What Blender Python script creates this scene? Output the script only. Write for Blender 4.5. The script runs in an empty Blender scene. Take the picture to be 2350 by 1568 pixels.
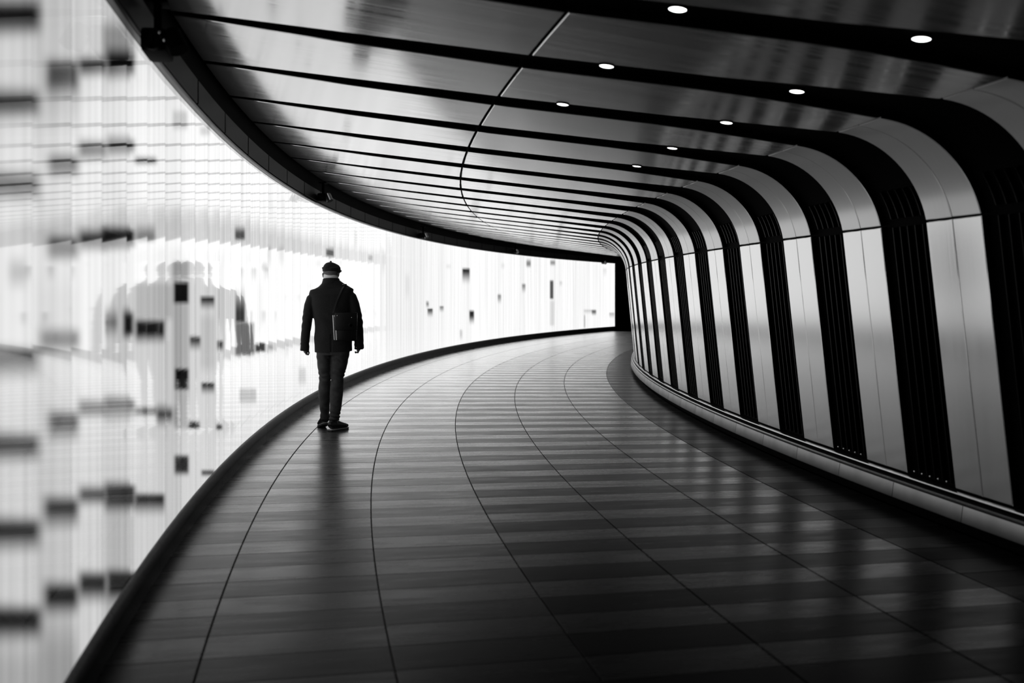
import bpy, bmesh, math, random
import numpy as np
from mathutils import Vector, Matrix, noise

SC = bpy.context.scene
COL = SC.collection
random.seed(7)

# ------------------------------------------------------------------ camera, world, exposure
CAM_H = 1.45
cam_data = bpy.data.cameras.new('camera')
cam = bpy.data.objects.new('camera', cam_data)
COL.objects.link(cam)
cam.location = (0, 0, CAM_H)
cam.rotation_euler = (math.pi / 2, 0, 0)
cam_data.sensor_width = 36
cam_data.lens = 2284 * 36 / 2350
cam_data.shift_y = -(784 - 673.6) / 2350
cam_data.clip_start = 0.05
cam_data.clip_end = 300
cam_data.dof.use_dof = True
cam_data.dof.focus_distance = 10.8
cam_data.dof.aperture_fstop = 1.8
SC.camera = cam

world = bpy.data.worlds.new('world')
SC.world = world
world.use_nodes = True
world.node_tree.nodes['Background'].inputs[0].default_value = (0, 0, 0, 1)
world.node_tree.nodes['Background'].inputs[1].default_value = 0

SC.cycles.max_bounces = 7
SC.cycles.diffuse_bounces = 4
SC.cycles.glossy_bounces = 6
SC.view_settings.view_transform = 'Standard'
SC.view_settings.look = 'None'
SC.view_settings.gamma = 1
SC.view_settings.exposure = 0
SC.view_settings.use_curve_mapping = False
LED_STRENGTH = 0.89          # brightness of the backlit wall
LAMP_STRENGTH = 6.0          # brightness of the ceiling downlights

# ------------------------------------------------------------------ tunnel geometry (metres)
XC, YC = 47.9886, 13.7344    # centre of the bend
DTH = 0.0227732              # angle between two ribs
R_LED = 50.556
TH_END = 0.5151              # where the light wall stops
TH0 = -0.2353                 # where it starts, just beside the camera
LED_P = 0.01002              # angle of one glass panel
SLAB_P = 0.00535
FLOOR_R = [45.93, 46.473, 47.203, 47.951, 48.691, 49.441, 50.187, 50.60]


def TP(r, th, z):
    """point in tunnel coordinates, origin at the centre of the bend"""
    return (-r * math.cos(th), r * math.sin(th), z)


def WP(r, th, z):
    x, y, z = TP(r, th, z)
    return (XC + x, YC + y, z)


# cross-section of ribs: r, z, near edge and far edge of the gap (in ribs)
base = (45.961, 0.266); seam = (46.117, 1.889); start = (46.624, 2.437)
corner = (46.1637, 2.3751)
PR = []
for i in range(5):
    t = i / 4
    PR.append((base[0] + (seam[0] - base[0]) * t, base[1] + (seam[1] - base[1]) * t))
w = 0.784
for i in range(1, 19):
    t = i / 18
    a, b, c = (1 - t) ** 2, 2 * t * (1 - t) * w, t * t
    PR.append(tuple((a * seam[j] + b * corner[j] + c * start[j]) / (a + b + c) for j in (0, 1)))
for r in (47.2, 47.65, 48.1, 48.63, 49.15, 49.65, 50.2, 50.53):
    PR.append((r, 2.437 + (r - 46.624) * 0.1345))
PR = np.array(PR)
S = np.concatenate([[0], np.cumsum(np.hypot(np.diff(PR[:, 0]), np.diff(PR[:, 1])))])
S_SEAM, S_START = S[4], S[22]
s_of_r = lambda r: float(np.interp(r, PR[22:, 0], S[22:]))
S_MID, S_EDGE = s_of_r(48.635), S[-1]
KS = np.array([0, S_SEAM, S_START, s_of_r(47.2), s_of_r(47.65), s_of_r(48.64), s_of_r(49.65), s_of_r(50.2), S_EDGE])
KN = np.array([-7.410, -7.352, -7.225, -7.06, -6.915, -6.692, -6.505, -6.415, -6.35])
KF = np.array([-6.905, -6.851, -6.680, -6.675, -6.620, -6.420, -6.315, -6.290, -6.27])


def prof(s):
    r = float(np.interp(s, S, PR[:, 0])); z = float(np.interp(s, S, PR[:, 1]))
    e = 0.012
    s0, s1 = max(0, s - e), min(S[-1], s + e)
    tr = float(np.interp(s1, S, PR[:, 0]) - np.interp(s0, S, PR[:, 0]))
    tz = float(np.interp(s1, S, PR[:, 1]) - np.interp(s0, S, PR[:, 1]))
    l = math.hypot(tr, tz)
    return r, z, tz / l, -tr / l          # point and normal towards the walkway


def k_near(s): return float(np.interp(s, KS, KN))
def k_far(s): return float(np.interp(s, KS, KF))


# ------------------------------------------------------------------ materials
def new_mat(name):
    m = bpy.data.materials.new(name)
    m.use_nodes = True
    nt = m.node_tree
    b = nt.nodes['Principled BSDF']
    return m, nt, b


def N(nt, typ, **kw):
    n = nt.nodes.new(typ)
    for k, v in kw.items():
        setattr(n, k, v)
    return n


def grey(v, tint=0.0):
    return (v * (1 - tint), v, v * (1 + tint * .3), 1)


def plain(name, v, rough=.5, metal=0.0, spec=.5, noise_amt=0.0, noise_scale=20, bump=0.0, bump_scale=80, sheen=0.0):
    m, nt, b = new_mat(name)
    b.inputs['Base Color'].default_value = grey(v)
    b.inputs['Roughness'].default_value = rough
    b.inputs['Metallic'].default_value = metal
    b.inputs['Specular IOR Level'].default_value = spec
    if sheen:
        b.inputs['Sheen Weight'].default_value = sheen
        b.inputs['Sheen Roughness'].default_value = .4
    tc = N(nt, 'ShaderNodeTexCoord')
    if noise_amt:
        n = N(nt, 'ShaderNodeTexNoise'); n.inputs['Scale'].default_value = noise_scale; n.inputs['Detail'].default_value = 4
        nt.links.new(tc.outputs['Object'], n.inputs['Vector'])
        r = N(nt, 'ShaderNodeMapRange')
        r.inputs[1].default_value = .3; r.inputs[2].default_value = .7
        r.inputs[3].default_value = v * (1 - noise_amt); r.inputs[4].default_value = v * (1 + noise_amt)
        nt.links.new(n.outputs[0], r.inputs[0])
        nt.links.new(r.outputs[0], b.inputs['Base Color'])
    if bump:
        n2 = N(nt, 'ShaderNodeTexNoise'); n2.inputs['Scale'].default_value = bump_scale; n2.inputs['Detail'].default_value = 3
        nt.links.new(tc.outputs['Object'], n2.inputs['Vector'])
        bp = N(nt, 'ShaderNodeBump'); bp.inputs['Strength'].default_value = bump; bp.inputs['Distance'].default_value = .01
        nt.links.new(n2.outputs[0], bp.inputs['Height'])
        nt.links.new(bp.outputs[0], b.inputs['Normal'])
    return m


def polar(nt):
    """object coordinates of the bend as (radius, angle*50, height)"""
    tc = N(nt, 'ShaderNodeTexCoord')
    sp = N(nt, 'ShaderNodeSeparateXYZ'); nt.links.new(tc.outputs['Object'], sp.inputs[0])
    at = N(nt, 'ShaderNodeMath', operation='ARCTAN2')
    ng = N(nt, 'ShaderNodeMath', operation='MULTIPLY'); ng.inputs[1].default_value = -1
    nt.links.new(sp.outputs[0], ng.inputs[0])
    nt.links.new(sp.outputs[1], at.inputs[0]); nt.links.new(ng.outputs[0], at.inputs[1])
    sc = N(nt, 'ShaderNodeMath', operation='MULTIPLY'); sc.inputs[1].default_value = 50
    nt.links.new(at.outputs[0], sc.inputs[0])
    x2 = N(nt, 'ShaderNodeMath', operation='MULTIPLY'); nt.links.new(sp.outputs[0], x2.inputs[0]); nt.links.new(sp.outputs[0], x2.inputs[1])
    y2 = N(nt, 'ShaderNodeMath', operation='MULTIPLY_ADD'); nt.links.new(sp.outputs[1], y2.inputs[0]); nt.links.new(sp.outputs[1], y2.inputs[1]); nt.links.new(x2.outputs[0], y2.inputs[2])
    rr = N(nt, 'ShaderNodeMath', operation='SQRT'); nt.links.new(y2.outputs[0], rr.inputs[0])
    cb = N(nt, 'ShaderNodeCombineXYZ')
    nt.links.new(rr.outputs[0], cb.inputs[0]); nt.links.new(sc.outputs[0], cb.inputs[1]); nt.links.new(sp.outputs[2], cb.inputs[2])
    return cb.outputs[0]


def brushed(name, v, rough, aniso, metal=1.0, streak=.08):
    """brushed aluminium, grain running across the tunnel and up the wall"""
    m, nt, b = new_mat(name)
    p = polar(nt)
    info = N(nt, 'ShaderNodeObjectInfo')
    mp = N(nt, 'ShaderNodeMapping'); mp.inputs['Scale'].default_value = (.6, 60, .6)
    nt.links.new(p, mp.inputs['Vector'])
    n = N(nt, 'ShaderNodeTexNoise', noise_dimensions='4D'); n.inputs['Scale'].default_value = 1.0; n.inputs['Detail'].default_value = 3
    ml = N(nt, 'ShaderNodeMath', operation='MULTIPLY'); ml.inputs[1].default_value = 40
    nt.links.new(info.outputs['Random'], ml.inputs[0]); nt.links.new(ml.outputs[0], n.inputs['W'])
    nt.links.new(mp.outputs[0], n.inputs['Vector'])
    r = N(nt, 'ShaderNodeMapRange'); r.inputs[1].default_value = .3; r.inputs[2].default_value = .7
    r.inputs[3].default_value = v * (1 - streak * .25); r.inputs[4].default_value = v
    nt.links.new(n.outputs[0], r.inputs[0]); nt.links.new(r.outputs[0], b.inputs['Base Color'])
    r2 = N(nt, 'ShaderNodeMapRange'); r2.inputs[1].default_value = .3; r2.inputs[2].default_value = .7
    r2.inputs[3].default_value = rough * (1 - streak); r2.inputs[4].default_value = rough * (1 + streak)
    nt.links.new(n.outputs[0], r2.inputs[0]); nt.links.new(r2.outputs[0], b.inputs['Roughness'])
    b.inputs['Metallic'].default_value = metal
    b.inputs['Anisotropic'].default_value = aniso
    tg = N(nt, 'ShaderNodeTangent', direction_type='RADIAL', axis='Z')
    nt.links.new(tg.outputs[0], b.inputs['Tangent'])
    return m


M_ALU = brushed('brushed_aluminium_wall', .99, .19, .0, .80)
M_ALUC = brushed('brushed_aluminium_ceiling', .99, .14, .0, .84, .4)
M_ALUV = brushed('brushed_aluminium_bend', .99, .24, .0, .34)
M_BLACK = plain('black_recess', .0012, .7, spec=.03)
M_FIN = plain('dark_fin_metal', .007, .3, metal=1.0)
M_LEDGE = plain('dark_ledge_metal', .018, .35, metal=1.0)
M_STEEL = plain('brushed_steel', .55, .25, metal=1.0, noise_amt=.1, noise_scale=8)
M_CHROME = plain('chrome', .9, .08, metal=1.0)
M_KERB = plain('dark_kerb_stone', .002, .45, spec=.12, noise_amt=.6, noise_scale=9, bump=.25, bump_scale=60)
M_FASCIA = plain('dark_fascia_gloss', .004, .5, spec=.11, noise_amt=.5, noise_scale=3)
M_PLINTH = plain('grey_plinth_metal', .42, .42, metal=1.0, noise_amt=.15, noise_scale=5)


def floor_mat(name, v, power, gain, rough):
    """polished stone: dark body, gloss that grows steeply towards grazing angles"""
    m, nt, b = new_mat(name)
    out = nt.nodes['Material Output']
    nt.nodes.remove(b)
    p = polar(nt)
    info = N(nt, 'ShaderNodeObjectInfo')
    off = N(nt, 'ShaderNodeVectorMath', operation='ADD')
    sc = N(nt, 'ShaderNodeMath', operation='MULTIPLY'); sc.inputs[1].default_value = 37
    nt.links.new(info.outputs['Random'], sc.inputs[0])
    nt.links.new(p, off.inputs[0]); nt.links.new(sc.outputs[0], off.inputs[1])
    mp = N(nt, 'ShaderNodeMapping'); mp.inputs['Scale'].default_value = (1.0, 6, 1)
    nt.links.new(off.outputs[0], mp.inputs['Vector'])
    n = N(nt, 'ShaderNodeTexNoise'); n.inputs['Scale'].default_value = 2.4; n.inputs['Detail'].default_value = 7; n.inputs['Roughness'].default_value = .65
    nt.links.new(mp.outputs[0], n.inputs['Vector'])

    def rng(src, lo_, hi_, a=.3, c=.7):
        r = N(nt, 'ShaderNodeMapRange'); r.inputs[1].default_value = a; r.inputs[2].default_value = c
        r.inputs[3].default_value = lo_; r.inputs[4].default_value = hi_
        nt.links.new(src, r.inputs[0])
        return r.outputs[0]
    n2 = N(nt, 'ShaderNodeTexNoise'); n2.inputs['Scale'].default_value = 130; n2.inputs['Detail'].default_value = 2
    nt.links.new(p, n2.inputs['Vector'])
    bp = N(nt, 'ShaderNodeBump'); bp.inputs['Strength'].default_value = .05; bp.inputs['Distance'].default_value = .003
    nt.links.new(n2.outputs[0], bp.inputs['Height'])
    df = N(nt, 'ShaderNodeBsdfDiffuse'); nt.links.new(rng(n.outputs[0], v * .5, v * 1.5), df.inputs['Color'])
    gl = N(nt, 'ShaderNodeBsdfAnisotropic'); gl.inputs['Color'].default_value = (1, 1, 1, 1)
    nt.links.new(rng(n.outputs[0], rough * .85, rough * 1.25), gl.inputs['Roughness'])
    nt.links.new(bp.outputs[0], gl.inputs['Normal'])
    lw = N(nt, 'ShaderNodeLayerWeight'); lw.inputs['Blend'].default_value = .5
    pw = N(nt, 'ShaderNodeMath', operation='POWER'); pw.inputs[1].default_value = power
    nt.links.new(lw.outputs['Facing'], pw.inputs[0])
    ga = N(nt, 'ShaderNodeMath', operation='MULTIPLY', use_clamp=True)
    nt.links.new(rng(n.outputs[0], gain * 1.12, gain * .85), ga.inputs[1]); nt.links.new(pw.outputs[0], ga.inputs[0])
    mx = N(nt, 'ShaderNodeMixShader')
    nt.links.new(ga.outputs[0], mx.inputs[0]); nt.links.new(df.outputs[0], mx.inputs[1]); nt.links.new(gl.outputs[0], mx.inputs[2])
    nt.links.new(mx.outputs[0], out.inputs['Surface'])
    return m


# outer, middle and inner rings of the paving: polished rows alternate with honed rows
M_POL = [floor_mat('polished_stone_outer', .008, 8.0, 2.15, .25), floor_mat('polished_stone_middle', .007, 8.2, 2.05, .26), floor_mat('polished_stone_inner', .006, 8.6, 1.1, .29)]
M_HON = [floor_mat('honed_stone_outer', .006, 8.2, 1.85, .28), floor_mat('honed_stone_middle', .005, 9.0, 1.5, .30), floor_mat('honed_stone_inner', .004, 9.0, .85, .32)]
RING = [2, 1, 1, 1, 0, 0, 0]
M_JOINT = plain('dark_joint', .006, .8, spec=.1)


def led_mat():
    m, nt, b = new_mat('backlit_glass')
    b.inputs['Base Color'].default_value = (.02, .02, .02, 1)
    b.inputs['Roughness'].default_value = .04
    b.inputs['Specular IOR Level'].default_value = .30
    at = N(nt, 'ShaderNodeAttribute', attribute_name='glow')
    p = polar(nt)
    mp = N(nt, 'ShaderNodeMapping'); mp.inputs['Scale'].default_value = (0, 13, .22)
    nt.links.new(p, mp.inputs['Vector'])
    n = N(nt, 'ShaderNodeTexNoise'); n.inputs['Scale'].default_value = 1; n.inputs['Detail'].default_value = 3
    nt.links.new(mp.outputs[0], n.inputs['Vector'])
    r = N(nt, 'ShaderNodeMapRange'); r.inputs[1].default_value = .28; r.inputs[2].default_value = .72
    r.inputs[3].default_value = .80; r.inputs[4].default_value = 1.06
    nt.links.new(n.outputs[0], r.inputs[0])
    mu = N(nt, 'ShaderNodeMath', operation='MULTIPLY'); nt.links.new(at.outputs['Fac'], mu.inputs[0]); nt.links.new(r.outputs[0], mu.inputs[1])
    m2 = N(nt, 'ShaderNodeMath', operation='MULTIPLY'); m2.inputs[1].default_value = LED_STRENGTH
    nt.links.new(mu.outputs[0], m2.inputs[0])
    b.inputs['Emission Color'].default_value = (1, 1, 1, 1)
    nt.links.new(m2.outputs[0], b.inputs['Emission Strength'])
    return m


M_LED = led_mat()
M_LAMP, _nt, _b = new_mat('lamp_lens')
_b.inputs['Base Color'].default_value = (.8, .8, .8, 1)
_b.inputs['Emission Color'].default_value = (1, 1, 1, 1)
_b.inputs['Emission Strength'].default_value = LAMP_STRENGTH


# ------------------------------------------------------------------ object helpers
def link_mesh(name, me, mat=None, parent=None, loc=(0, 0, 0), rz=0.0):
    o = bpy.data.objects.new(name, me)
    COL.objects.link(o)
    if mat is not None and not me.materials:
        me.materials.append(mat)
    o.location = loc
    o.rotation_euler = (0, 0, rz)
    if parent is not None:
        o.parent = parent
    return o


def mesh(name, verts, faces, smooth=None, fix=True):
    me = bpy.data.meshes.new(name)
    me.from_pydata([tuple(v) for v in verts], [], faces)
    if fix:
        bm = bmesh.new(); bm.from_mesh(me)
        bmesh.ops.recalc_face_normals(bm, faces=bm.faces)
        bm.to_mesh(me); bm.free()
    if smooth is not None:
        me.shade_smooth()
        me.set_sharp_from_angle(angle=math.radians(smooth))
    me.update()
    return me


def bm_mesh(name, bm, smooth=40):
    bmesh.ops.recalc_face_normals(bm, faces=bm.faces)
    me = bpy.data.meshes.new(name)
    bm.to_mesh(me); bm.free()
    if smooth is not None:
        me.shade_smooth()
        me.set_sharp_from_angle(angle=math.radians(smooth))
    return me


def empty(name, loc=(0, 0, 0), rz=0.0, parent=None):
    o = bpy.data.objects.new(name, None)
    o.empty_display_size = .1
    COL.objects.link(o)
    o.location = loc; o.rotation_euler = (0, 0, rz)
    if parent is not None:
        o.parent = parent
    return o


def tag(o, label=None, cat=None, group=None, kind=None):
    if label: o['label'] = label
    if cat: o['category'] = cat
    if group: o['group'] = group
    if kind: o['kind'] = kind
    return o


def grid_faces(nr, nc, flip=False):
    f = []
    for i in range(nr - 1):
        for j in range(nc - 1):
            a = i * nc + j
            q = (a, a + 1, a + nc + 1, a + nc)
            f.append(q[::-1] if flip else q)
    return f


CENTRE = (XC, YC, 0)


def sweep(name, prof_pts, th0, th1, n, smooth=35, closed=False):
    """sweep a list of (r, z) round the bend"""
    pts = list(prof_pts)
    if closed: pts = pts + [pts[0]]
    v = []
    for i in range(n + 1):
        th = th0 + (th1 - th0) * i / n
        for r, z in pts:
            v.append(TP(r, th, z))
    f = grid_faces(n + 1, len(pts))
    if closed:
        m = len(pts)
        f.append(tuple(range(m - 1))); f.append(tuple(n * m + j for j in range(m - 1)))
    me = mesh(name, v, f, smooth)
    return me


# ------------------------------------------------------------------ floor
floor = link_mesh('floor', sweep('floor', [(45.88, -.02), (50.75, -.02)], -.42, .66, 90, None), M_JOINT, None, CENTRE)
tag(floor, 'dark polished stone floor of the curving tunnel laid in radial rows of slabs', 'floor', kind='structure')


def slab_mesh(r0, r1):
    g, c, t = .0014, .0015, .015
    ha = SLAB_P / 2
    v = []
    nr = 2
    gr = .0042
    rad = [r0 + gr, r0 + gr + c, r1 - gr - c, r1 - gr]
    dep = [1, 0, 0, 1]
    angs = [(-1, g), (-1, g + c), (1, g + c), (1, g)]
    for ai, (sgn, ins) in enumerate(angs):
        for ri, r in enumerate(rad):
            th = sgn * (ha - ins / r)
            z = -.0015 if (ai in (0, 3) or ri in (0, 3)) else 0.0
            v.append(TP(r, th, z))
    f = grid_faces(4, 4)
    nb = len(v)
    ring = [0, 1, 2, 3, 7, 11, 15, 14, 13, 12, 8, 4]
    for q in ring:
        x, y, z = v[q]; v.append((x, y, -t))
    for i in range(12):
        f.append((ring[i], ring[(i + 1) % 12], nb + (i + 1) % 12, nb + i))
    return mesh('floor_slab', v, f, None)


slab_meshes = [slab_mesh(FLOOR_R[i], FLOOR_R[i + 1]) for i in range(7)]
slab_dark = [q.copy() for q in slab_meshes]
for i in range(7):
    slab_meshes[i].materials.append(M_POL[RING[i]]); slab_dark[i].materials.append(M_HON[RING[i]])
TH_S0 = -.1670 - 14 * SLAB_P
far_v, far_f, far_m = [], [], []
n_slab = 0
for j in range(0, 140):
    th = TH_S0 + j * SLAB_P
    for i in range(7):
        if n_slab < 300:
            me = slab_meshes[i]
            if j % 2 == 0: me = slab_dark[i]
            link_mesh('floor_slab', me, None, floor, (0, 0, random.uniform(-.0004, .0004)), -th)
            n_slab += 1
        else:
            me = slab_meshes[i]
            rot = Matrix.Rotation(-th, 3, 'Z'); o = len(far_v)
            far_v += [tuple(rot @ q.co) for q in me.vertices]
            far_f += [tuple(o + k for k in p.vertices) for p in me.polygons]
            far_m += [RING[i] + 3 * (1 - j % 2)] * len(me.polygons)
me = mesh('distant_floor_slabs', far_v, far_f)
for q in M_POL + M_HON: me.materials.append(q)
me.polygons.foreach_set('material_index', far_m)
far = link_mesh('distant_floor_slabs', me, None, floor)
far['kind'] = 'stuff'

# ------------------------------------------------------------------ rib panels, right wall and ceiling
THICK = .045


def panel_mesh(name, s0, s1, fa, fb, ns, nk=2, gap=.006, ch=.004):
    """chamfered metal tray between profile stations s0..s1 and angles fa(s)..fb(s) (in ribs)"""
    rows = [(s0 + gap, .013), (s0 + gap, ch)] + [(s0 + gap + ch + (s1 - s0 - 2 * gap - 2 * ch) * i / ns, 0) for i in range(ns + 1)] + [(s1 - gap, ch), (s1 - gap, .013)]
    v = []
    for s, dr in rows:
        r, z, nr_, nz_ = prof(s)
        a, b = fa(s) * DTH, fb(s) * DTH
        e = ch / r
        cols = [(a, THICK), (a, ch)] + [(a + e + (b - a - 2 * e) * j / nk, 0) for j in range(nk + 1)] + [(b - 0, ch), (b, THICK)]
        for th, dc in cols:
            d = max(dr, dc)
            v.append(TP(r - nr_ * d, th, z - nz_ * d))
    me = mesh(name, v, grid_faces(len(rows), nk + 5), 30)
    me.materials.append({'ceiling_panel': M_ALUC, 'curved_panel': M_ALUV}.get(name, M_ALU))
    me.materials.append(M_BLACK)
    nc = nk + 4
    for p in me.polygons:             # blackened returns inside the gaps
        if p.index % nc in (0, nc - 1): p.material_index = 1
    return me


lo = lambda s: k_far(s) - 1
hi = lambda s: k_near(s)
mj = .003 / 46 / DTH
mid_a = lambda s: (lo(s) + hi(s)) / 2 - mj
mid_b = lambda s: (lo(s) + hi(s)) / 2 + mj
ME_WALL = [panel_mesh('wall_panel', 0, S_SEAM, lo, mid_a, 3), panel_mesh('wall_panel', 0, S_SEAM, mid_b, hi, 3)]
ME_CURVE = [panel_mesh('curved_panel', S_SEAM, S_START, lo, mid_a, 18), panel_mesh('curved_panel', S_SEAM, S_START, mid_b, hi, 18)]
ME_CIN = panel_mesh('ceiling_panel', S_START, S_MID, lo, hi, 6, gap=.009)
ME_COUT = panel_mesh('ceiling_panel', S_MID, S_EDGE, lo, hi, 6, gap=.009)

back = []
for s in np.linspace(0, S_START, 26):
    r, z, a, b = prof(float(s)); back.append((r - a * THICK, z - b * THICK))
wall_right = link_mesh('wall_right', sweep('wall_right', [(45.90, 0), (45.90, .2)] + back, -.42, .66, 100), M_BLACK, None, CENTRE)
tag(wall_right, 'inner tunnel wall of leaning pale metal panels between black gaps', 'wall', kind='structure')
back = []
for s in np.linspace(S_START, S_EDGE, 12):
    r, z, a, b = prof(float(s)); back.append((r - a * THICK, z - b * THICK))
ceiling = link_mesh('ceiling', sweep('ceiling', back + [(50.75, 3.02)], -.42, .66, 100), M_BLACK, None, CENTRE)
tag(ceiling, 'sloping ceiling of pale brushed metal panels between tapering black gaps', 'ceiling', kind='structure')

RIB0, RIB1 = -5, 33
for n in range(RIB0, RIB1 + 1):
    rz = -n * DTH
    for me in ME_WALL:
        if n <= 22: link_mesh('wall_panel', me, None, wall_right, (0, 0, 0), rz)
    for me in ME_CURVE:
        if n <= 26: link_mesh('curved_panel', me, None, wall_right, (0, 0, 0), rz)
    link_mesh('ceiling_panel', ME_CIN, None, ceiling, (0, 0, 0), rz)
    link_mesh('ceiling_panel', ME_COUT, None, ceiling, (0, 0, 0), rz)


# slim fins standing in the black gaps of the lower wall
def fin_mesh(i, s0, s1):
    def at(s):
        a, b = k_near(s), k_far(s)
        return a + (b - a) * (i + .75) / 6.2
    v = []
    hw = .005
    for s in np.linspace(s0, s1, 6 if s1 > S_SEAM + .05 else 4):
        r, z, nr_, nz_ = prof(float(s))
        th = at(float(s)) * DTH
        for d, e in ((THICK, -1), (.018, -1), (.014, -.5), (.014, .5), (.018, 1), (THICK, 1)):
            v.append(TP(r - nr_ * d, th + e * hw / r, z - nz_ * d))
    return mesh('fin', v, grid_faces(len(v) // 6, 6) + [(0, 1, 2, 3, 4, 5), tuple(len(v) - 6 + q for q in range(6))], None)


ME_FIN = [fin_mesh(i, .02, S_SEAM - .015) for i in range(5)]
ME_FINT = [fin_mesh(i, S_SEAM + .04, S_SEAM + .22) for i in range(5)]
for n in range(-2, 13):
    for i in range(5):
        link_mesh('fin', ME_FIN[i], M_FIN, wall_right, (0, 0, 0), -n * DTH)
        if n < 8:
            link_mesh('fin', ME_FINT[i], M_FIN, wall_right, (0, 0, 0), -n * DTH)


# small chrome beads added to imitate glints at the foot of the nearest gaps
def dome(name, rad, seg=10):
    bm = bmesh.new()
    bmesh.ops.create_uvsphere(bm, u_segments=seg, v_segments=8, radius=rad)
    return bm_mesh(name, bm, 80)


ME_BEAD = dome('glint_bead', .007)
for n in range(0, 2):
    for i in range(5):
        s = .03
        r, z, a, b = prof(s)
        k = k_near(s) + (k_far(s) - k_near(s)) * (i + 1) / 6 + n
        link_mesh('glint_bead', ME_BEAD, M_CHROME, wall_right, TP(r - .004, k * DTH, z))

# ------------------------------------------------------------------ plinth along the inner wall
plinth = link_mesh('baseboard_right', sweep('baseboard_right', [(45.90, 0.0), (45.915, .06), (45.93, .19), (45.955, .225), (45.955, .235), (45.93, .262), (45.90, .27)], -.42, .4, 90), M_BLACK, None, CENTRE)
tag(plinth, 'low grey plinth with bright steel rails under the inner wall panels', 'plinth', kind='structure')


def seg_mesh(name, pts, pitch, gap=.003, n=4, smooth=35):
    return sweep(name, pts, -pitch / 2 + gap / 46, pitch / 2 - gap / 46, n, smooth, closed=True)


PL_P = DTH * .72
ME_PL = seg_mesh('plinth_slab', [(45.93, .098), (46.018, .098), (46.02, .102), (46.008, .196), (45.93, .196)], PL_P)
ME_R1 = seg_mesh('rail', [(45.95, .199), (45.998, .199), (46.006, .205), (46.007, .212), (46.000, .219), (45.95, .221)], PL_P * 4, gap=0)
ME_R2 = seg_mesh('rail', [(45.94, .241), (45.980, .241), (45.986, .246), (45.984, .253), (45.975, .257), (45.94, .257)], PL_P * 4, gap=0)
for j in range(42):
    link_mesh('plinth_slab', ME_PL, M_PLINTH, plinth, (0, 0, 0), .262 - j * PL_P)
for j in range(11):
    link_mesh('rail', ME_R1, M_STEEL, plinth, (0, 0, 0), .245 - j * PL_P * 4)
    link_mesh('rail', ME_R2, M_STEEL, plinth, (0, 0, 0), .245 - j * PL_P * 4)

# ------------------------------------------------------------------ light wall on the left
wall_left = link_mesh('wall_left', sweep('wall_left', [(50.60, 0), (50.60, 3.0)], -.30, .66, 90), M_BLACK, None, CENTRE)
tag(wall_left, 'tall curving wall of backlit white glass panels along the outer side', 'wall', kind='structure')
F_PX, H_PX = 2284.0, 673.6


def th_of_u(u):
    t = (u - 1175) / F_PX
    a = t * t + 1; b = -2 * (t * XC + YC); c = XC ** 2 + YC ** 2 - R_LED ** 2
    Y = (-b + math.sqrt(b * b - 4 * a * c)) / (2 * a)
    return math.atan2(Y - YC, XC - t * Y), Y


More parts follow.
